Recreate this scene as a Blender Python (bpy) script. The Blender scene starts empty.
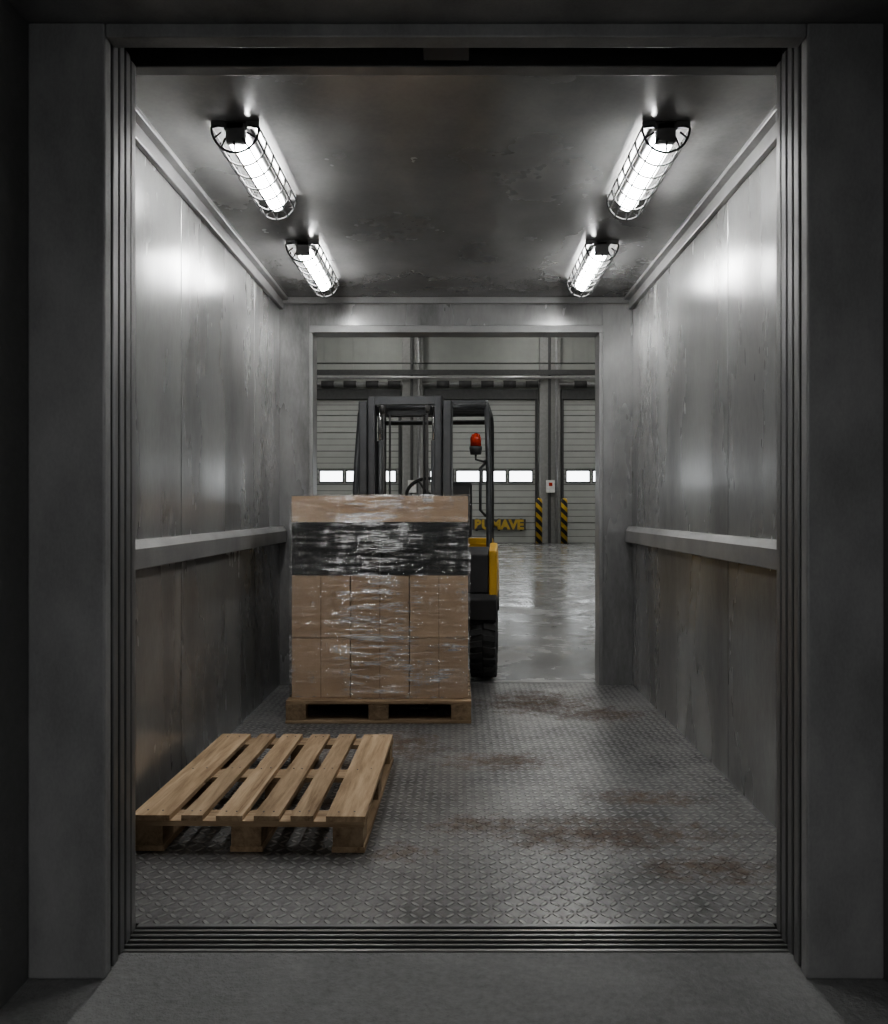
import bpy, bmesh, math, random
from mathutils import Vector, Matrix, noise
random.seed(7)
sc = bpy.context.scene
sc.view_settings.view_transform = 'AgX'
try: sc.view_settings.look = 'AgX - Medium High Contrast'
except Exception: pass

# ------------------------------------------------------------------ helpers
class MB:
    def __init__(s):
        s.bm = bmesh.new(); s.mats = []
    def mi(s, m):
        if m not in s.mats: s.mats.append(m)
        return s.mats.index(m)
    def box(s, x0, x1, y0, y1, z0, z1, m, rot=None, piv=None):
        x0, x1 = min(x0, x1), max(x0, x1); y0, y1 = min(y0, y1), max(y0, y1); z0, z1 = min(z0, z1), max(z0, z1)
        vs = [s.bm.verts.new((x, y, z)) for z in (z0, z1) for y in (y0, y1) for x in (x0, x1)]
        i = s.mi(m)
        for f in ((0,2,3,1),(4,5,7,6),(0,1,5,4),(2,6,7,3),(0,4,6,2),(1,3,7,5)):
            fc = s.bm.faces.new([vs[k] for k in f]); fc.material_index = i
        if rot:
            c = Vector(piv) if piv else Vector(((x0+x1)/2, (y0+y1)/2, (z0+z1)/2))
            for v in vs: v.co = c + rot @ (v.co - c)
        return vs
    def ring(s, c, u, w, r, n):
        return [s.bm.verts.new(c + u*(math.cos(2*math.pi*k/n)*r) + w*(math.sin(2*math.pi*k/n)*r)) for k in range(n)]
    def lathe(s, p0, axis, prof, m, n=24, caps=True):
        a = Vector(axis).normalized(); p0 = Vector(p0)
        u = a.orthogonal().normalized(); w = a.cross(u)
        i = s.mi(m); rs = [s.ring(p0 + a*d, u, w, max(r, 1e-4), n) for d, r in prof]
        for A, B in zip(rs, rs[1:]):
            for k in range(n):
                f = s.bm.faces.new((A[k], A[(k+1)%n], B[(k+1)%n], B[k])); f.material_index = i; f.smooth = True
        if caps:
            f = s.bm.faces.new(rs[0][::-1]); f.material_index = i
            f = s.bm.faces.new(rs[-1]); f.material_index = i
    def cyl(s, p0, p1, r, m, n=16):
        p0 = Vector(p0); p1 = Vector(p1)
        s.lathe(p0, p1-p0, [(0, r), ((p1-p0).length, r)], m, n)
    def tube(s, pts, r, m, n=8, closed=False):
        pts = [Vector(p) for p in pts]; i = s.mi(m); rs = []
        N = len(pts); prev = None
        for k, p in enumerate(pts):
            if closed: t = pts[(k+1)%N]-pts[k-1]
            else: t = pts[min(k+1, N-1)]-pts[max(k-1, 0)]
            t.normalize()
            u = t.orthogonal().normalized() if prev is None else (prev - t*prev.dot(t)).normalized()
            prev = u; rs.append(s.ring(p, u, t.cross(u), r, n))
        prs = list(zip(rs, rs[1:]))
        if closed: prs.append((rs[-1], rs[0]))
        for A, B in prs:
            for k in range(n):
                f = s.bm.faces.new((A[k], A[(k+1)%n], B[(k+1)%n], B[k])); f.material_index = i; f.smooth = True
        if not closed:
            f = s.bm.faces.new(rs[0][::-1]); f.material_index = i
            f = s.bm.faces.new(rs[-1]); f.material_index = i
    def prism(s, prof, x0, x1, m):
        A = [s.bm.verts.new((x0, y, z)) for y, z in prof]; B = [s.bm.verts.new((x1, y, z)) for y, z in prof]
        i = s.mi(m); n = len(prof)
        for k in range(n):
            f = s.bm.faces.new((A[k], A[(k+1)%n], B[(k+1)%n], B[k])); f.material_index = i
        f = s.bm.faces.new(A[::-1]); f.material_index = i
        f = s.bm.faces.new(B); f.material_index = i
    def obj(s, name, bevel=0, seg=2, parent=None, loc=None):
        bmesh.ops.recalc_face_normals(s.bm, faces=s.bm.faces)
        me = bpy.data.meshes.new(name); s.bm.to_mesh(me); s.bm.free()
        for m in s.mats: me.materials.append(m)
        o = bpy.data.objects.new(name, me); sc.collection.objects.link(o)
        if bevel:
            b = o.modifiers.new('bevel', 'BEVEL'); b.width = bevel; b.segments = seg; b.limit_method = 'ANGLE'; b.angle_limit = math.radians(50)
        if parent: o.parent = parent
        if loc: o.location = loc
        return o

def empty(name, loc=(0,0,0), rz=0):
    e = bpy.data.objects.new(name, None); sc.collection.objects.link(e)
    e.location = loc; e.rotation_euler = (0, 0, rz); e.empty_display_size = 0.1
    return e

class NT:
    def __init__(s, name):
        s.m = bpy.data.materials.new(name); s.m.use_nodes = True
        s.t = s.m.node_tree; s.t.nodes.clear()
        s.out = s.t.nodes.new('ShaderNodeOutputMaterial')
    def n(s, typ, **kw):
        nd = s.t.nodes.new(typ)
        for k, v in kw.items(): setattr(nd, k, v)
        return nd
    def l(s, a, b): s.t.links.new(a, b)
    def set(s, inp, v):
        if isinstance(v, bpy.types.NodeSocket): s.l(v, inp)
        else: inp.default_value = v
    def math(s, op, a, b=None, c=None, clamp=False):
        nd = s.n('ShaderNodeMath', operation=op); nd.use_clamp = clamp
        s.set(nd.inputs[0], a)
        if b is not None: s.set(nd.inputs[1], b)
        if c is not None: s.set(nd.inputs[2], c)
        return nd.outputs[0]
    def coord(s, scale=(1,1,1), loc=(0,0,0)):
        tc = s.n('ShaderNodeTexCoord'); mp = s.n('ShaderNodeMapping')
        mp.inputs['Scale'].default_value = scale; mp.inputs['Location'].default_value = loc
        s.l(tc.outputs['Object'], mp.inputs[0]); return mp.outputs[0]
    def noise(s, vec, scale, detail=4, rough=.55, dist=0):
        nd = s.n('ShaderNodeTexNoise'); s.l(vec, nd.inputs['Vector'])
        nd.inputs['Scale'].default_value = scale; nd.inputs['Detail'].default_value = detail
        nd.inputs['Roughness'].default_value = rough; nd.inputs['Distortion'].default_value = dist
        return nd.outputs['Fac']
    def ramp(s, fac, stops):
        nd = s.n('ShaderNodeValToRGB'); s.l(fac, nd.inputs[0]); e = nd.color_ramp.elements
        while len(e) < len(stops): e.new(0.5)
        for k, (p, c) in enumerate(stops):
            e[k].position = p; e[k].color = c if len(c) == 4 else (*c, 1)
        return nd.outputs[0]
    def mapr(s, v, a, b, c, d):
        nd = s.n('ShaderNodeMapRange'); s.l(v, nd.inputs[0])
        for k, x in enumerate((a, b, c, d)): nd.inputs[k+1].default_value = x
        return nd.outputs[0]
    def mix(s, fac, a, b, bt='MIX'):
        nd = s.n('ShaderNodeMixRGB', blend_type=bt); s.set(nd.inputs[0], fac)
        for k, v in ((1, a), (2, b)):
            s.set(nd.inputs[k], v if isinstance(v, bpy.types.NodeSocket) else (*v, 1) if len(v) == 3 else v)
        return nd.outputs[0]
    def bump(s, h, strength, dist, normal=None):
        nd = s.n('ShaderNodeBump'); nd.inputs['Strength'].default_value = strength; nd.inputs['Distance'].default_value = dist
        s.l(h, nd.inputs['Height'])
        if normal: s.l(normal, nd.inputs['Normal'])
        return nd.outputs[0]
    def principled(s, color, rough, metal=0, normal=None, spec=None):
        p = s.n('ShaderNodeBsdfPrincipled')
        s.set(p.inputs['Base Color'], color if isinstance(color, bpy.types.NodeSocket) else (*color, 1))
        s.set(p.inputs['Roughness'], rough); s.set(p.inputs['Metallic'], metal)
        if normal: s.l(normal, p.inputs['Normal'])
        if spec is not None: p.inputs['Specular IOR Level'].default_value = spec
        s.l(p.outputs[0], s.out.inputs[0]); return p

def g(v): return (v, v*1.0, v*.99)
def simple(name, col, rough=.5, metal=0, var=.15, scale=8, bump=.0):
    t = NT(name); c = t.coord(); nz = t.noise(c, scale, 6, .6)
    a = tuple(x*(1-var) for x in col); b = tuple(min(1, x*(1+var)) for x in col)
    cc = t.ramp(nz, [(.3, a), (.7, b)])
    r = t.mapr(nz, .3, .7, max(.02, rough-.08), min(1, rough+.08))
    nrm = t.bump(t.noise(c, scale*12, 3), bump, .01) if bump else None
    t.principled(cc, r, metal, nrm); return t.m
def steel(name, lo, hi, rough, metal=.75, sc_=(1,1,1), bump=.12, seedloc=(0,0,0)):
    t = NT(name); c = t.coord(sc_, seedloc)
    n1 = t.noise(c, 1.5, 5, .55, 0); n2 = t.noise(c, 40, 3, .6)
    f = t.math('ADD', t.math('MULTIPLY', n1, .80), t.math('MULTIPLY', n2, .20))
    cc = t.ramp(f, [(.32, g(lo)), (.5, g((lo+hi)/2)), (.68, g(hi))])
    r = t.mapr(n1, .30, .70, rough+.06, rough-.06)
    b1 = t.bump(t.noise(c, 2.6, 0, .4), bump, .04) if bump else None
    t.principled(cc, r, metal, b1); return t.m
def emis(name, col, st):
    t = NT(name); e = t.n('ShaderNodeEmission'); e.inputs[0].default_value = (*col, 1); e.inputs[1].default_value = st
    t.l(e.outputs[0], t.out.inputs[0]); return t.m

# ------------------------------------------------------------------ materials
M_wall = steel('elevator_wall_steel', .17, .45, .27, .52, (1.4,1.4,.4), .12)
M_ceil = steel('elevator_ceiling_steel', .17, .33, .25, .5, (1.3,1.3,1), .08)
M_trim = steel('steel_trim', .22, .34, .38, .4, (2,2,2), 0)
M_jamb = steel('dark_painted_steel', .24, .42, .5, .2, (3,3,1.5), .0)
M_plate = steel('door_panel_edge_steel', .22, .34, .4, .6, (3,3,.6), .0)
M_sill = steel('sill_aluminium', .24, .38, .35, .9, (1,3,1), .0)
M_black = simple('black_gap', (.012,.012,.012), .8)
def concrete(name, lo, hi, rough, r2=None, scale=1.0, bump=.15, nb=0):
    t = NT(name); c = t.coord()
    n1 = t.noise(c, 1.2*scale, 8, .65, .3); n2 = t.noise(c, 40*scale, 4, .7)
    f = t.math('ADD', t.math('MULTIPLY', n1, .7), t.math('MULTIPLY', n2, .3))
    cc = t.ramp(f, [(.35, g(lo)), (.65, g(hi))])
    r = t.mapr(n1, .38, .62, rough, r2 if r2 else rough+.1)
    nn = t.bump(n2, bump, .01)
    if nb: nn = t.bump(t.noise(c, 1.6, 3), nb, .05, nn)
    t.principled(cc, r, 0, nn); return t.m
M_conc = concrete('landing_concrete', .13, .30, .6, bump=.9)
M_landwall = concrete('landing_wall_paint', .16, .22, .7)
M_wfloor = concrete('polished_warehouse_concrete', .20, .32, .12, .34, .9, .03, .18)
M_wwall = simple('warehouse_cladding', (.34,.35,.33), .6, 0, .06, 2)

def tread():
    t = NT('rusty_diamond_tread_plate'); tc = t.n('ShaderNodeTexCoord')
    sp = t.n('ShaderNodeSeparateXYZ'); t.l(tc.outputs['Object'], sp.inputs[0])
    X, Y = sp.outputs[0], sp.outputs[1]
    S = 1/.040
    u = t.math('MULTIPLY', X, S); v = t.math('MULTIPLY', Y, S)
    fu = t.math('FLOOR', u); fv = t.math('FLOOR', v)
    lu = t.math('SUBTRACT', t.math('SUBTRACT', u, fu), .5); lv = t.math('SUBTRACT', t.math('SUBTRACT', v, fv), .5)
    par = t.math('FLOORED_MODULO', t.math('ADD', fu, fv), 2.0)
    sg = t.math('SUBTRACT', t.math('MULTIPLY', par, 2.0), 1.0)
    slv = t.math('MULTIPLY', lv, sg)
    a = t.math('ADD', lu, slv); b = t.math('SUBTRACT', lu, slv)
    q = t.math('ADD', t.math('POWER', t.math('DIVIDE', t.math('ABSOLUTE', a), .72), 2.0), t.math('POWER', t.math('DIVIDE', t.math('ABSOLUTE', b), .28), 2.0))
    h = t.mapr(q, .35, 1.1, 1, 0)
    c = t.coord()
    n1 = t.noise(c, 2.2, 8, .65, .5); n2 = t.noise(c, 22, 5, .7)
    f = t.math('ADD', t.math('MULTIPLY', n1, .6), t.math('MULTIPLY', n2, .4))
    base = t.ramp(f, [(.36, g(.12)), (.64, g(.36))])
    base = t.mix(t.math('MULTIPLY', h, .55), base, (.60,.60,.59))
    tot = None
    for (x, y, rx, ry) in [(.62,3.34,.52,.19),(.1,3.42,.24,.13),(.95,3.0,.28,.13),(.55,5.6,.42,.38),(.95,5.3,.35,.22),(-.2,3.15,.13,.1),(.9,3.75,.3,.12),(-.3,4.6,.26,.33),(.2,4.3,.36,.16)]:
        dx = t.math('POWER', t.math('ABSOLUTE', t.math('DIVIDE', t.math('SUBTRACT', X, x), rx)), 2.0)
        dy = t.math('POWER', t.math('ABSOLUTE', t.math('DIVIDE', t.math('SUBTRACT', Y, y), ry)), 2.0)
        e = t.math('SUBTRACT', 1.0, t.math('MULTIPLY', t.math('ADD', dx, dy), .5), clamp=True)
        tot = e if tot is None else t.math('MAXIMUM', tot, e)
    rn = t.noise(c, 11, 10, .82, .3)
    rust = t.mapr(t.math('ADD', rn, t.math('MULTIPLY', tot, .24)), .61, .78, 0, 1)
    rc = t.ramp(n2, [(.35, (.055,.034,.022)), (.65, (.14,.088,.055))])
    col = t.mix(t.math('MULTIPLY', rust, .85), base, rc)
    rough = t.math('ADD', t.mapr(f, .36, .64, .44, .28), t.math('MULTIPLY', rust, .35))
    metal = t.math('SUBTRACT', .55, t.math('MULTIPLY', rust, .5))
    nb = t.bump(h, 1.0, .010); nb2 = t.bump(n2, .2, .01, nb)
    t.principled(col, rough, metal, nb2); return t.m
M_tread = tread()

def wood(name, stretch, dark=1.0):
    t = NT(name); c = t.coord(stretch); geo = t.n('ShaderNodeNewGeometry')
    ri = geo.outputs['Random Per Island']
    mv = t.n('ShaderNodeVectorMath', operation='ADD'); cb = t.n('ShaderNodeCombineXYZ')
    t.l(t.math('MULTIPLY', ri, 37.0), cb.inputs[0]); t.l(t.math('MULTIPLY', ri, 19.0), cb.inputs[1]); t.l(t.math('MULTIPLY', ri, 11.0), cb.inputs[2])
    t.l(c, mv.inputs[0]); t.l(cb.outputs[0], mv.inputs[1]); c = mv.outputs[0]
    n1 = t.noise(c, 1.0, 6, .6, 1.2); n2 = t.noise(c, 4, 8, .7)
    f = t.math('ADD', t.math('MULTIPLY', n1, .6), t.math('MULTIPLY', n2, .4))
    d = dark
    cc = t.ramp(f, [(.36, (.22*d,.145*d,.082*d)), (.5, (.38*d,.27*d,.165*d)), (.66, (.52*d,.385*d,.25*d))])
    k = t.mapr(ri, 0, 1, .80, 1.1)
    hs = t.n('ShaderNodeHueSaturation'); t.l(cc, hs.inputs['Color']); t.l(k, hs.inputs['Value']); hs.inputs['Saturation'].default_value = .95
    t.principled(hs.outputs[0], .7, 0, t.bump(n2, .3, .004), .3); return t.m
M_woodY = wood('pine_board_along_y', (14, 1.2, 14)); M_woodX = wood('pine_board_along_x', (1.2, 14, 14)); M_block = wood('pine_block', (10, 3, 10), .85)
M_woodXd = wood('aged_board_x', (1.2,14,14), .75); M_woodYd = wood('aged_board_y', (14,1.2,14), .7); M_blockd = wood('aged_block', (10,4,12), .65)

def cardboard(name, c1, c2):
    t = NT(name); c = t.coord(); geo = t.n('ShaderNodeNewGeometry')
    n1 = t.noise(c, 3, 6, .6); n2 = t.noise(t.coord((2,2,60)), 3, 2)
    cc = t.ramp(n1, [(.3, c1), (.7, c2)])
    hs = t.n('ShaderNodeHueSaturation'); t.l(cc, hs.inputs['Color']); t.l(t.mapr(geo.outputs['Random Per Island'], 0, 1, .92, 1.06), hs.inputs['Value'])
    t.principled(hs.outputs[0], .75, 0, t.bump(n2, .08, .003), .3); return t.m
M_card = cardboard('kraft_cardboard', (.41,.30,.205), (.50,.37,.26))
M_tape = simple('carton_flap_seam', (.10,.065,.04), .5)
M_dark = cardboard('black_printed_cartons', (.018,.019,.019), (.04,.042,.042))
def film():
    t = NT('stretch_film')
    tc = t.n('ShaderNodeTexCoord'); sp = t.n('ShaderNodeSeparateXYZ'); t.l(tc.outputs['Object'], sp.inputs[0])
    def ridges(sc_, loc, k, det, dist):
        n = t.noise(t.coord(sc_, loc), 1.0, det, .55, dist)
        return n, t.math('SUBTRACT', 1.0, t.math('MULTIPLY', t.math('ABSOLUTE', t.math('SUBTRACT', n, .5)), k), clamp=True)
    n1, r1 = ridges((2.2,2.2,24), (0,0,0), 30.0, 3, .8)
    n2, r2 = ridges((4,4,50), (3,1,2), 16.0, 3, .6)
    n3, r3 = ridges((3,3,14), (7,5,2), 38.0, 2, 1.6)
    gx = t.math('SUBTRACT', 1.0, t.math('MULTIPLY', t.math('ABSOLUTE', t.math('ADD', sp.outputs[0], .02)), 4.2), clamp=True)  # centre weighting for the gloss and the painted crease highlights
    cl = t.mapr(t.math('ADD', t.noise(t.coord((5,2,1.6)), 1.4, 4, .7, .4), t.math('MULTIPLY', gx, .25)), .48, .64, 0, 1)
    cl2 = t.mapr(t.noise(t.coord((3,3,26), (2,9,4)), 1.5, 3, .6), .44, .60, 0, 1)
    msk = t.math('MULTIPLY', t.math('ADD', t.math('MULTIPLY', cl, .85), .10), cl2)
    crease_glint = t.math('MAXIMUM', t.math('MAXIMUM', r1, t.math('MULTIPLY', r2, .8)), t.math('MULTIPLY', r3, .7))
    crease_glint = t.math('MULTIPLY', crease_glint, msk)
    hh = t.math('ADD', n1, t.math('MULTIPLY', n2, .6))
    nb = t.bump(hh, 1.0, .11)
    tr = t.n('ShaderNodeBsdfTransparent'); tr.inputs[0].default_value = (.99,.99,.99,1)
    gl = t.n('ShaderNodeBsdfGlossy'); gl.inputs['Roughness'].default_value = .12; t.l(nb, gl.inputs['Normal'])
    df = t.n('ShaderNodeBsdfDiffuse'); df.inputs[0].default_value = (.97,.97,.97,1)  # white diffuse paints highlights along the creases into the film colour
    m1 = t.n('ShaderNodeMixShader'); t.l(t.math('ADD', t.math('MULTIPLY', msk, .38), .045), m1.inputs[0]); t.l(tr.outputs[0], m1.inputs[1]); t.l(gl.outputs[0], m1.inputs[2])
    m2 = t.n('ShaderNodeMixShader'); t.l(t.math('MULTIPLY', crease_glint, .80), m2.inputs[0]); t.l(m1.outputs[0], m2.inputs[1]); t.l(df.outputs[0], m2.inputs[2])
    t.l(m2.outputs[0], t.out.inputs[0]); return t.m
M_film = film()

M_housing = simple('lamp_housing_grey', (.22,.22,.22), .5, .1)
M_wire = simple('cage_wire', (.04,.04,.04), .5, .3)
M_tube = emis('lamp_diffuser_glow', (1, .998, .99), 70)
M_flblack = simple('forklift_mast_paint', (.085,.088,.092), .42, .3)
M_flgrey = simple('forklift_frame_grey', (.05,.05,.052), .5, .2)
M_yellow = simple('forklift_yellow', (.58,.35,.04), .4, 0, .1)
M_rubber = simple('tyre_rubber', (.045,.045,.045), .75, 0, .3, 20)
M_steelshine = simple('polished_rod', (.5,.5,.5), .2, 1)
M_seat = simple('black_vinyl', (.015,.015,.015), .45)
M_red = simple('beacon_red', (.50,.045,.02), .25)
M_door = simple('dock_door_panel', (.42,.43,.41), .5, 0, .05, 2)
M_doorline = simple('dock_door_joint', (.16,.16,.155), .6)
M_pane = emis('daylit_pane', (.93,.97,1), 5)
M_col = simple('concrete_column', (.30,.30,.29), .8, 0, .12)
M_dsteel = simple('dark_steel_section', (.09,.09,.09), .5, .3)
M_seam = simple('panel_seam_shadow_gap', (.02,.02,.02), .8)
M_pipe = simple('galvanised_pipe', (.35,.35,.35), .4, .6)
def stripes(name, sx, sz, fr=4.0):
    t = NT(name); tc = t.n('ShaderNodeTexCoord'); sp = t.n('ShaderNodeSeparateXYZ'); t.l(tc.outputs['Object'], sp.inputs[0])
    s_ = t.math('ADD', t.math('MULTIPLY', sp.outputs[0], sx), t.math('MULTIPLY', sp.outputs[2], sz))
    f = t.math('GREATER_THAN', t.math('FRACT', t.math('MULTIPLY', s_, fr)), .5)
    t.principled(t.mix(f, (.02,.02,.02), (.5,.33,.04)), .5); return t.m
M_str = stripes('hazard_stripes', 1, 1, 2.6)
M_ylw2 = simple('bumper_yellow', (.48,.34,.07), .5)
M_white = simple('white_enamel', (.75,.75,.73), .4)

# ------------------------------------------------------------------ dimensions
CW, Y0, Y1, CZ = 1.36, 2.60, 6.17, 2.986
OX = 1.035

def one(name, x0, x1, y0, y1, z0, z1, m, bevel=0):
    b = MB(); b.box(x0, x1, y0, y1, z0, z1, m); return b.obj(name, bevel)

# elevator shell
one('floor', -CW, CW, 2.612, 6.24, -.06, 0, M_tread)
one('ceiling', -CW-.05, CW+.05, 2.66, Y1+.1, CZ, CZ+.05, M_ceil)
for sgn, nm in ((-1, 'left'), (1, 'right')):
    b = MB(); xs = sgn*CW
    seams = [2.66, 3.96, 5.40, Y1] if sgn < 0 else [2.66, 4.0, 5.46, Y1]
    for a, c in zip(seams, seams[1:]):
        b.box(xs, xs+sgn*.04, a+.0035, c-.0035, 0, CZ, M_wall)
    b.box(xs+sgn*.012, xs+sgn*.06, 2.66, Y1, 0, CZ, M_seam)
    b.obj('wall_'+nm, .0015, 1)
    b = MB(); xi = sgn*(CW-.06)
    pr = [(xs, 1.10), (xi+sgn*.0, 1.105), (xi, 1.19), (xs-sgn*.035, 1.225), (xs, 1.225)]
    A = [b.bm.verts.new((x, 2.72, z)) for x, z in pr]; B = [b.bm.verts.new((x, Y1-.02, z)) for x, z in pr]
    i = b.mi(M_trim); n = 5
    for k in range(n): b.bm.faces.new((A[k], A[(k+1)%n], B[(k+1)%n], B[k]))
    b.bm.faces.new(A); b.bm.faces.new(B[::-1])
    b.obj('trim_handrail_'+nm, .004)
    b = MB(); b.box(xs-sgn*.03, xs, 2.66, Y1, CZ-.09, CZ, M_trim); b.box(xs-sgn*.07, xs, 2.66, Y1, CZ-.025, CZ, M_trim)
    b.obj('trim_cove_'+nm, .004)
    one('wall_front_return_'+nm, sgn*1.065, sgn*(CW+.05), 2.605, 2.66, 0, CZ+.05, M_plate, .003)
    one('wall_rear_'+nm, sgn*1.13, sgn*(CW+.05), Y1, Y1+.13, 0, CZ+.05, M_wall, .003)
    b = MB(); b.box(sgn*1.10, sgn*1.13, Y1-.02, Y1+.16, 0, 2.715, M_trim); b.obj('trim_rear_frame_'+nm, .004)
    one('trim_jamb_'+nm, sgn*1.01, sgn*1.232, 2.30, 2.345, 0, 2.752, M_jamb, .006)
    b = MB()
    for (a, c, x) in [(2.365, 2.40, 1.012), (2.425, 2.46, 1.018), (2.485, 2.52, 1.024), (2.54, 2.575, 1.03)]:
        b.box(sgn*x, sgn*1.2, a, c, 0, 2.78, M_plate)
    b.box(sgn*1.06, sgn*1.3, 2.346, 2.60, 0, 2.94, M_black)
    b.obj('door_leaf_stack_'+nm, .004)
    one('wall_landing_'+nm, sgn*1.232, sgn*1.35, -3, 2.345, -.05, 2.752, M_landwall)
b = MB(); b.box(-1.129, 1.129, Y1, Y1+.13, 2.77, CZ+.05, M_wall); b.obj('wall_rear_header', .003)
b = MB(); b.box(-1.13, 1.13, Y1-.02, Y1+.16, 2.715, 2.77, M_trim); b.obj('trim_rear_frame_top', .004)
b = MB(); b.box(-CW, CW, Y1-.03, Y1, CZ-.05, CZ, M_trim); b.obj('trim_cove_rear', .004)
b = MB(); b.box(-1.064, 1.064, 2.605, 2.66, 2.793, CZ+.05, M_plate); b.obj('wall_front_header', .004)
b = MB(); b.box(-1.009, 1.009, 2.303, 2.36, 2.712, 2.752, M_jamb); b.obj('trim_landing_header', .004)
b = MB(); b.box(-1.3, 1.3, 2.30, 2.60, 2.95, 3.05, M_black); b.obj('shaft_light_cap')  # added black cap above the door gap, keeps world light from leaking in
b = MB(); b.box(-.10, .04, 2.40, 2.50, 2.755, 2.945, M_dsteel); b.box(-1.05, 1.05, 2.44, 2.50, 2.80, 2.945, M_black)
b.obj('trim_door_track')
one('ceiling_landing', -1.35, 1.35, -3, 2.36, 2.7525, 2.94, M_jamb)
one('floor_landing', -1.35, 1.35, -3, 2.44, -.10, 0, M_conc)
b = MB(); b.box(-1.2, 1.2, 2.44, 2.612, -.08, -.022, M_black)
for a, c in [(2.444,2.460),(2.476,2.488),(2.504,2.516),(2.532,2.546),(2.560,2.574),(2.588,2.610)]:
    b.box(-OX, OX, a, c, -.022, .002, M_sill)
b.obj('trim_door_sill', .002, 1)
b = MB(); b.box(-1.10, 1.10, 6.24, 6.33, -.06, .003, M_trim); b.obj('trim_rear_sill', .002)

# ------------------------------------------------------------------ caged lamps
def lamp(name, x, ya, yb):
    e = empty(name, (x, (ya+yb)/2, CZ)); L = (yb-ya)/2
    b = MB(); b.box(-.050, .050, -L-.015, L+.015, -.038, 0, M_housing); b.box(-.042, .042, -L-.015, -L+.02, -.090, -.0, M_housing)
    b.box(-.042, .042, L-.02, L+.015, -.090, 0, M_housing)
    b.obj('housing', .01, parent=e)
    b = MB(); n = 8; i = b.mi(M_tube)
    prof = [(.046*math.cos(a), -.050-.048*math.sin(a)) for a in [math.pi*k/n for k in range(n+1)]]
    A = [b.bm.verts.new((px, -L+.022, pz)) for px, pz in prof]; B = [b.bm.verts.new((px, L-.022, pz)) for px, pz in prof]
    for k in range(len(prof)-1):
        f = b.bm.faces.new((A[k], A[k+1], B[k+1], B[k])); f.smooth = True
    b.bm.faces.new((A[-1], A[0], B[0], B[-1])); b.bm.faces.new(A); b.bm.faces.new(B[::-1])
    b.obj('diffuser', parent=e)
    b = MB()
    nh = 7
    def hp(a, s=1.0): return (.100*s*math.cos(a), -.025-.105*s*math.sin(a))
    for k in range(nh):
        y = -L-.01 + (2*L+.02)*k/(nh-1)
        b.tube([(hp(math.pi*j/14)[0], y, hp(math.pi*j/14)[1]) for j in range(15)], .0050 if 0 < k < nh-1 else .0055, M_wire, 6)
    for a in (0, .45, .95, math.pi/2, math.pi-.95, math.pi-.45, math.pi):
        q = hp(a); b.tube([(q[0]*.6, -L-.03, -.03+(q[1]+.03)*.6), (q[0], -L-.01, q[1]), (q[0], L+.01, q[1]), (q[0]*.6, L+.03, -.03+(q[1]+.03)*.6)], .0045, M_wire, 6)
    for ys in (-L-.010, L+.010):
        for sx in (-1, 1): b.box(sx*.045, sx*.100, ys-.006, ys+.006, -.026, 0, M_housing)
    b.obj('wire_cage', parent=e)
lamp('caged_ceiling_lamp', -.93, 3.38, 4.14); lamp('caged_ceiling_lamp.001', .885, 3.38, 4.14)
lamp('caged_ceiling_lamp.002', -.93, 4.86, 5.64); lamp('caged_ceiling_lamp.003', .885, 4.86, 5.64)

# ------------------------------------------------------------------ pallets
def pallet(name, W, D, loc, rz, xdeck, mx, my, mb):
    b = MB(); hx, hy = W/2, D/2; nails = []
    def j(a=.003): return random.uniform(-a, a)
    if not xdeck:
        ws = [.155, .085, .105, .10, .09, .155]; gap = (W-sum(ws))/(len(ws)-1); x = -hx
        for w in ws:
            r = Matrix.Rotation(j(.006), 3, 'Z')
            b.box(x, x+w, -hy+j(), hy+j(), .122, .144+j(.001), my, rot=r)
            for yy in (-hy+.05, 0, hy-.05):
                for q in (.3, .7): nails.append((x+w*q, yy+j(.01)))
            x += w+gap
        for y in (-hy, -.06, hy-.12): b.box(-hx, hx, y, y+.12, .100, .1215, mx)
        for x in (-hx, -.07, hx-.13):
            b.box(x, x+.13, -hy, hy, 0, .022, my)
            for y in (-hy, -.06, hy-.12): b.box(x+.004, x+.124, y+.002, y+.118, .0222, .0998, mb)
    else:
        n = 7; w = .115; gap = (D-n*w)/(n-1)
        for k in range(n):
            y = -hy + k*(w+gap); b.box(-hx+j(), hx+j(), y, y+w, .122, .144, mx)
        for x in (-hx, -.065, hx-.13): b.box(x, x+.13, -hy, hy, .100, .1215, my)
        for y in (-hy, -.06, hy-.12):
            b.box(-hx, hx, y, y+.12, 0, .022, mx)
            for x in (-hx, -.065, hx-.13): b.box(x+.002, x+.128, y+.002, y+.118, .0222, .0998, mb)
    for (x, y) in nails: b.cyl((x, y, .1435), (x, y, .1458), .004, M_dsteel, 8)
    o = b.obj(name, .003, 2); o.location = loc; o.rotation_euler = (0, 0, rz); return o
pallet('wooden_pallet', .925, 1.15, (-.81, 3.73, .001), math.radians(-1.2), False, M_woodX, M_woodY, M_block)
LX0, LX1, LY0, LY1 = -1.065, .092, 5.10, 6.08
LC = (LX0+LX1)/2
pallet('wooden_pallet.001', 1.175, 1.0, (LC-.004, 5.55, .001), 0, True, M_woodXd, M_woodYd, M_blockd)

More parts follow.
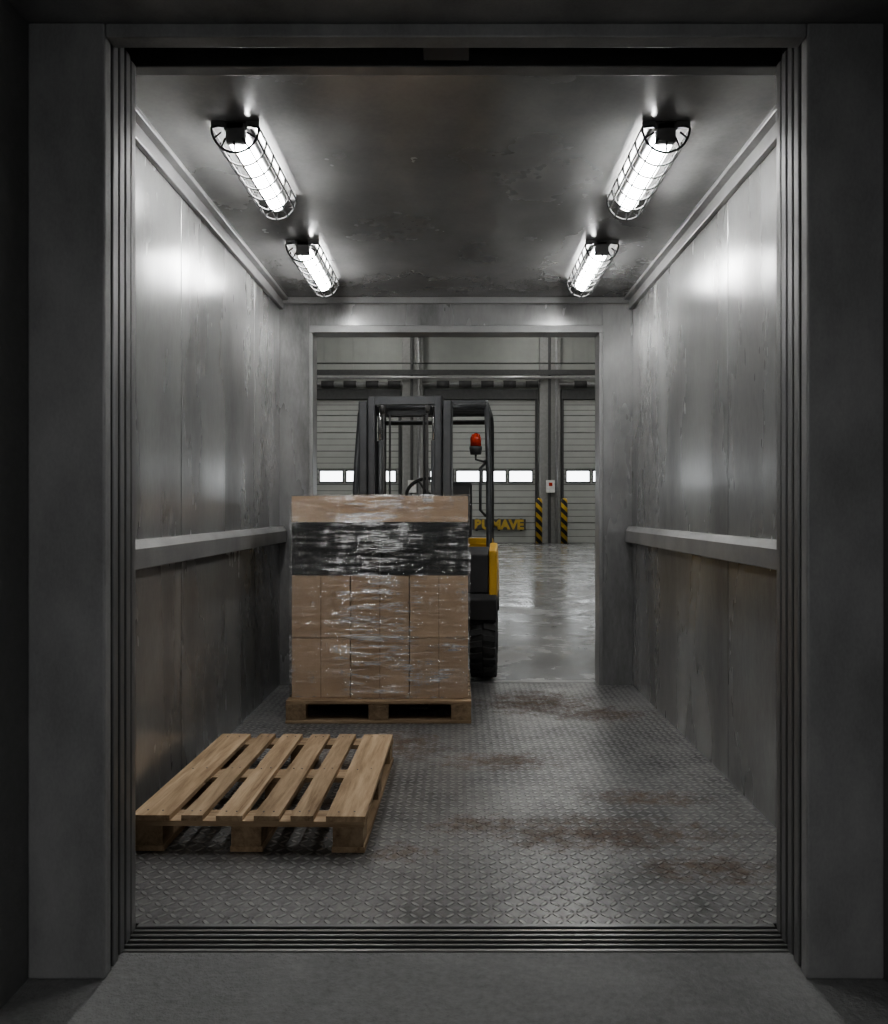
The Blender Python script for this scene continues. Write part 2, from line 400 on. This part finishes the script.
# ------------------------------------------------------------------ wrapped stack
e = empty('wrapped_carton_stack', (LC, (LY0+LY1)/2, .147))
hw, hd = (LX1-LX0)/2-.012, (LY1-LY0)/2-.012
b = MB()
def rowboxes(z0, z1, nx, ny, m, tape):
    for i in range(nx):
        for k in range(ny):
            x0 = -hw+2*hw*i/nx; x1 = -hw+2*hw*(i+1)/nx; y0 = -hd+2*hd*k/ny; y1 = -hd+2*hd*(k+1)/ny
            g_ = .0035; jj = random.uniform(0, .006)
            b.box(x0+g_, x1-g_, y0+jj, y1-g_, z0+.0020, z1-.0035, m)
            if tape and k == 0:
                cx = (x0+x1)/2
                b.box(cx-.0016, cx+.0016, y0+jj-.001, y0+jj+.001, z0+.004, z1-.004, M_tape)
rowboxes(0, .385, 3, 3, M_card, True); rowboxes(.385, .785, 3, 3, M_card, True)
rowboxes(.785, 1.125, 2, 2, M_dark, False); rowboxes(1.125, 1.295, 1, 2, M_card, False)
b.obj('cartons', .004, 2, parent=e)
b = MB(); i = b.mi(M_film); H = 1.303; fh, fd = hw+.010, hd+.010
NX, NZ = 90, 90
per = []
for k in range(NX): per.append((-fh+2*fh*k/NX, -fd, 0, -1))
for k in range(60): per.append((fh, -fd+2*fd*k/60, 1, 0))
for k in range(NX): per.append((fh-2*fh*k/NX, fd, 0, 1))
for k in range(60): per.append((-fh, fd-2*fd*k/60, -1, 0))
rows = []
for r in range(NZ+1):
    z = .0 + H*r/NZ; row = []
    for (x, y, nx, ny) in per:
        d = noise.noise(Vector((x*2.5, y*2.5, z*22+x*2)))*.005 + noise.noise(Vector((x*7, y*7+5, z*50)))*.0025
        row.append(b.bm.verts.new((x+nx*d+nx*.001, y+ny*d+ny*.001, z)))
    rows.append(row)
for A, B in zip(rows, rows[1:]):
    n = len(A)
    for k in range(n):
        f = b.bm.faces.new((A[k], A[(k+1)%n], B[(k+1)%n], B[k])); f.smooth = True
f = b.bm.faces.new(rows[-1])
b.obj('stretch_film_wrap', parent=e)

# ------------------------------------------------------------------ forklift
F = empty('forklift', (-.315, 6.49, 0), math.radians(-5))
b = MB()   # mast
for s in (-1, 1):
    mx = -.06
    b.box(mx+s*.365, mx+s*.350, -.27, -.15, .06, 2.20, M_flblack); b.box(mx+s*.365, mx+s*.300, -.27, -.255, .06, 2.20, M_flblack); b.box(mx+s*.365, mx+s*.300, -.165, -.15, .06, 2.20, M_flblack)
    b.box(mx+s*.292, mx+s*.275, -.285, -.175, .08, 2.235, M_flblack); b.box(mx+s*.292, mx+s*.235, -.285, -.27, .08, 2.235, M_flblack); b.box(mx+s*.292, mx+s*.235, -.19, -.175, .08, 2.235, M_flblack)
    b.cyl((mx+s*.215, -.17, .1), (mx+s*.215, -.17, 1.9), .022, M_flblack); b.cyl((mx+s*.215, -.17, 1.9), (mx+s*.215, -.17, 2.17), .014, M_steelshine)
    b.box(mx+s*.18, mx+s*.165, -.24, -.225, .5, 2.16, M_dsteel)
    b.lathe((mx+s*.19, -.23, 2.15), (s, 0, 0), [(-.03, .045), (.0, .045)], M_dsteel, 20)
for (z0, z1, y0, y1, m) in [(2.17, 2.235, -.275, -.245, .29), (2.10, 2.16, -.165, -.135, .365), (1.1, 1.17, -.15, -.125, .36), (.15, .25, -.15, -.12, .36), (.9,.97,-.19,-.17,.28)]:
    b.box(-.06-m, -.06+m, y0, y1, z0, z1, M_flblack)
b.tube([(-.19, -.2, 2.1), (-.19, -.2, 1.2), (-.18, -.1, .8)], .009, M_rubber); b.tube([(.08, -.2, 2.1), (.08, -.2, 1.2), (.08, -.1, .8)], .009, M_rubber)
b.obj('mast', .003, 1, parent=F)
b = MB()
for z in (.42, .17): b.box(-.50, .36, -.345, -.305, z, z+.09, M_flblack)
for x in (-.42, .12):
    b.prism([(-.345, .045), (-.345, .55), (-.385, .55), (-.385, .085), (-1.25, .065), (-1.27, .050)], x, x+.12, M_flblack)
b.obj('fork_carriage', .003, 1, parent=F)
b = MB()   # chassis
b.box(-.40, .40, -.10, 1.30, .14, .62, M_flgrey)
for s in (-1, 1):
    n = 10; arc = [(.345*math.cos(a), .30+.345*math.sin(a)) for a in [math.radians(35+110*k/n) for k in range(n+1)]]
    b.prism(arc + [(-.30, .66), (-.25, .70), (.30, .70), (.36, .62)], s*.40, s*.655, M_flgrey)
    b.prism([(-.24, .705), (-.22, 1.0), (-.05, 1.06), (.22, .85), (.30, .705)], s*.40, s*.59, M_flgrey)
    b.prism([(-.26, .66), (-.23, 1.03), (-.05, 1.09), (.25, .88), (.34, .66)], s*.592, s*.655, M_yellow)
    b.box(s*.40, s*.60, .36, .72, .34, .40, M_flgrey); b.box(s*.40, s*.60, .36, .72, .60, .64, M_flgrey)
    b.box(s*.40, s*.58, .72, 1.30, .22, .98, M_yellow)
b.box(-.40, .40, -.10, .22, .62, 1.18, M_flgrey)
b.box(-.40, .40, .72, 1.32, .62, .98, M_flgrey)
b.obj('chassis', .012, 3, parent=F)
b = MB()
prof = [(1.28, .20), (1.28, 1.02), (1.34, 1.08), (1.78, 1.02), (1.90, .80), (1.90, .34), (1.80, .20)]
b.prism(prof, -.56, .56, M_yellow); b.box(-.35, .35, 1.88, 1.905, .5, .75, M_dsteel)
b.obj('counterweight', .05, 4, parent=F)
def wheel(nm, x, y, r, w, s):
    b = MB()
    b.lathe((x-w/2, y, r), (1, 0, 0), [(0, r*.62), (0, r*.82), (.02, r*.92), (w*.3, r*.94), (w*.7, r*.94), (w-.02, r*.92), (w, r*.82), (w, r*.62)], M_rubber, 48)
    b.lathe((x-w/2+.02, y, r), (1, 0, 0), [(0, r*.62), (w-.04, r*.62)], M_flgrey, 32)
    b.lathe((x, y, r), (s, 0, 0), [(w*.3, r*.30), (w*.5+.01, r*.26)], M_flgrey, 24)
    for k in range(20):
        a = 2*math.pi*k/20
        for side in (-1, 1):
            rt = Matrix.Rotation(a+(.157 if side > 0 else 0), 3, 'X')
            vs = b.box(x+side*.004, x+side*(w/2+.001), y-.024, y+.024, r+r*.84, r+r*1.0, M_rubber)
            for v in vs:
                if abs(v.co.x-x) > w*.3 and v.co.z > r*1.95: v.co.z -= .012
                if abs(v.co.x-x) < w*.3: v.co.y += .014
            for v in vs: v.co = Vector((v.co.x, y, r)) + rt @ Vector((0, v.co.y-y, v.co.z-r))
    for k in range(6):
        a = 2*math.pi*k/6; b.cyl((x+s*(w*.5-.03), y+.45*r*math.cos(a), r+.45*r*math.sin(a)), (x+s*(w*.5), y+.45*r*math.cos(a), r+.45*r*math.sin(a)), .014, M_pipe, 8)
    b.obj(nm, .003, 1, parent=F, loc=(0, 0, .002))
for s in (-1, 1):
    wheel('drive_wheel_%d' % (1 if s < 0 else 2), s*.545, 0, .305, .20, s); wheel('steer_wheel_%d' % (1 if s < 0 else 2), s*.47, 1.48, .25, .16, s)
b = MB(); R = .025
for s in (-1, 1):
    b.tube([(s*.575, .20, .66), (s*.575, .22, 1.1), (s*.565, .32, 1.75), (s*.55, .40, 2.18), (s*.54, .44, 2.255), (s*.53, .52, 2.285), (s*.53, 1.40, 2.285), (s*.535, 1.47, 2.25), (s*.54, 1.49, 2.18), (s*.54, 1.48, .95)], R, M_flblack, 10)
    b.box(s*.54, s*.60, .17, .25, .64, .76, M_flblack)
for k in range(9):
    y = .48+.92*k/8; b.box(-.53, .53, y-.012, y+.012, 2.268, 2.302, M_flblack)
b.tube([(-.545, .42, 2.24), (.545, .42, 2.24)], R, M_flblack, 10); b.tube([(-.54, 1.48, 2.22), (.54, 1.48, 2.22)], R, M_flblack, 10)
b.tube([(.54, .30, 1.3), (.50, .24, 1.35), (.50, .24, 1.7), (.54, .32, 1.75)], .012, M_flblack, 8)
b.obj('overhead_guard', parent=F)
b = MB()
b.lathe((.455, .34, 1.82), (0,0,1), [(0, .045), (.05, .055), (.07, .055)], M_flblack, 24)
b.lathe((.455, .34, 1.89), (0,0,1), [(0, .046), (.07, .046), (.10, .036), (.112, .01)], M_red, 24)
b.tube([(.455, .34, 1.83), (.455, .34, 1.78), (.52, .34, 1.76), (.565, .33, 1.78)], .010, M_flblack, 8)
b.obj('warning_beacon', parent=F)
b = MB()
b.box(-.24, .30, .78, 1.22, .98, 1.12, M_seat)
b.prism([(1.16, 1.08), (1.26, 1.62), (1.34, 1.63), (1.34, 1.08)], -.04, .36, M_seat)
b.obj('operator_seat', .035, 4, parent=F)
b = MB(); c = Vector((.03, .42, 1.49)); tl = Matrix.Rotation(math.radians(50), 3, 'X')
b.tube([c + tl @ Vector((.18*math.cos(2*math.pi*k/32), .18*math.sin(2*math.pi*k/32), 0)) for k in range(32)], .016, M_seat, 8, True)
b.cyl(c, c - tl @ Vector((0, -.0, .35)), .03, M_seat)
for a in (0, 2.1, 4.2): b.cyl(c, c + tl @ Vector((.17*math.cos(a), .17*math.sin(a), 0)), .010, M_seat, 8)
for x in (.22, .27, .32): b.cyl((x, .2, 1.15), (x, .24, 1.42), .008, M_steelshine, 8); b.lathe((x, .24, 1.40), (0,0,1), [(0,.012),(.02,.02),(.045,.012)], M_seat, 12)
b.obj('steering_controls', parent=F)

# ------------------------------------------------------------------ warehouse
WY = 32.7; WX = 15
b = MB(); b.box(-WX, WX, 6.33, WY+.3, -.1, 0, M_wfloor); b.obj('floor_warehouse')
b = MB(); b.box(-WX, WX, WY, WY+.3, 0, 9.5, M_wwall)
for k in range(-24, 25): b.box(k*.6-.02, k*.6+.02, WY-.03, WY, 6.9, 9.5, M_wwall)
b.obj('wall_warehouse_far')
one('wall_warehouse_left', -WX-.2, -WX, 6.3, WY, 0, 9.5, M_wwall); one('wall_warehouse_right', WX, WX+.2, 6.3, WY, 0, 9.5, M_wwall)
b = MB(); b.box(-WX, -1.42, 6.33, 6.5, 0, 9.5, M_wwall); b.box(1.42, WX, 6.33, 6.5, 0, 9.5, M_wwall); b.box(-1.42, 1.42, 6.33, 6.5, 2.95, 9.5, M_wwall)
b.box(-1.42, -1.135, 6.33, 6.38, 0, 2.95, M_trim); b.box(1.135, 1.42, 6.33, 6.38, 0, 2.95, M_trim); b.box(-1.134, 1.134, 6.33, 6.38, 2.78, 2.95, M_trim)
b.obj('wall_warehouse_near')
cw_ = one('ceiling_warehouse', -WX-.2, WX+.2, 6.3, WY+.3, 9.5, 9.7, M_wwall)
cent = [1.02+5.56*k for k in (-2, -1, 0, 1, 2)]
doors = []
for q, cx in enumerate(cent):
    d = empty('door_%d' % (q+1), (cx, WY, 0)); b = MB(); W = 2.2; doors.append(d)
    zs = [0.0, .83, 1.62, 2.40, 3.02, 3.75, 4.5, 5.2, 5.85]
    for a, c in zip(zs, zs[1:]):
        b.box(-W, W, -.10, -.02, a+.02, c-.02, M_door)
        for t_ in (.33, .66): zz = a+(c-a)*t_; b.box(-W, W, -.106, -.10, zz-.012, zz+.012, M_doorline)
    b.box(-W, W, -.06, 0, 0, 5.85, M_doorline)
    b.obj('panels', parent=d)
    b = MB()
    for k in range(4):
        wx = -W+.09+k*1.075
        b.box(wx, wx+1.0, -.125, -.09, 2.45, 2.99, M_dsteel); b.box(wx+.05, wx+.95, -.13, -.12, 2.51, 2.93, M_pane)
    b.obj('windows', parent=d)
    b = MB()
    for s in (-1, 1): b.box(s*W, s*(W+.10), -.18, 0, 0, 6.0, M_dsteel)
    b.box(-W-.1, W+.1, -.22, 0, 5.85, 6.25, M_dsteel)
    b.cyl((-W-.2, -.3, 6.45), (W+.2, -.3, 6.45), .09, M_pipe)
    for k in range(5): b.cyl((-W+.4+k*.9, -.3, 6.45), (-W+.9+k*.9, -.3, 6.45), .14, M_dsteel)
    b.obj('track_and_header', parent=d)
for q in range(-2, 3):
    cx = 1.02-2.78+5.56*q
    b = MB(); b.box(cx-.42, cx+.42, WY-.35, WY-.001, 0, 9.4, M_col); b.box(cx-.08, cx+.03, WY-.45, WY-.35, 0, 9.4, M_dsteel)
    b.cyl((cx+.25, WY-.42, 0), (cx+.25, WY-.42, 9.4), .05, M_pipe); cobj = b.obj('column', .02)
    for s in (-.5, .5):
        b = MB(); b.lathe((0, 0, 0), (0,0,1), [(0, .13), (1.72, .13), (1.80, .09), (1.83, .02)], M_str, 20); b.lathe((0,0,0),(0,0,1),[(0,.2),(.02,.2)], M_dsteel, 20)
        b.obj('bollard', loc=(cx+s*1.0, WY-.9, 0))
    b = MB(); b.box(-.17, .17, -.12, 0, 0, .5, M_white); b.box(-.07, .07, -.13, -.12, .26, .40, M_red); b.obj('control_box', .01, loc=(cx+.0, WY-.45, 2.05), parent=cobj)
b = MB()
b.box(-WX, WX, WY-.6, WY-.46, 6.78, 6.98, M_dsteel); b.cyl((-WX, WY-.7, 6.65), (WX, WY-.7, 6.65), .06, M_pipe); b.cyl((-WX, WY-.8, 7.2), (WX, WY-.8, 7.2), .03, M_dsteel)
b.obj('trim_service_pipes')
# dark bumper board with yellow stencilled lettering
b = MB(); b.box(-1.08, 1.08, -.03, .05, .56, .98, M_dsteel)
for x in (-.9, 0, .9): b.box(x-.05, x+.05, .05, .13, .5, 1.0, M_dsteel)
bb = b.obj('bumper_board', 0, loc=(1.74-cent[2], -.30, 0), parent=doors[2])
fc = bpy.data.curves.new('bumper_lettering', 'FONT'); fc.body = 'BUMAVE'; fc.size = .52; fc.extrude = .004; fc.offset = .028; fc.align_x = 'CENTER'
fc.materials.append(M_ylw2)
fo = bpy.data.objects.new('bumper_lettering', fc); sc.collection.objects.link(fo); fo.parent = bb; fo.location = (0, -.036, .585); fo.rotation_euler = (math.radians(90), 0, 0)
M_bay = emis('high_bay_glow', (1, .99, .96), 42)
b = MB()
for y in (10, 15, 20, 25, 30):
    for x in (-9, -3, 3.2, 9):
        b.box(x-.18, x+.18, y-1.0, y+1.0, 9.32, 9.42, M_white); b.box(x-.14, x+.14, y-.95, y+.95, 9.30, 9.32, M_bay); b.box(x-.02, x+.02, y-.6, y+.6, 9.42, 9.5, M_dsteel)
b.obj('high_bay_light_fittings', parent=cw_)

# added fill light behind the viewer, brightens the jambs and landing floor
b = MB(); b.box(-.5, .5, -.10, .10, -.05, 0, M_white); b.box(-.47, .47, -.08, .08, -.08, -.05, emis('landing_fill_glow', (1,1,1), 92)); b.obj('landing_fill_light', loc=(0, -2.3, 2.752))

# ------------------------------------------------------------------ world, camera
w = bpy.data.worlds.new('World'); sc.world = w; w.use_nodes = True
w.node_tree.nodes['Background'].inputs[0].default_value = (.6,.62,.65,1); w.node_tree.nodes['Background'].inputs[1].default_value = .3
cam = bpy.data.cameras.new('camera'); co = bpy.data.objects.new('camera', cam); sc.collection.objects.link(co)
co.location = (0, 0, 1.35); co.rotation_euler = (math.radians(90), 0, 0)
cam.sensor_width = 36; cam.lens = 800/1024*36; cam.shift_x = -12/1024; cam.shift_y = -2/1024; cam.clip_start = .05; cam.clip_end = 200
sc.camera = co
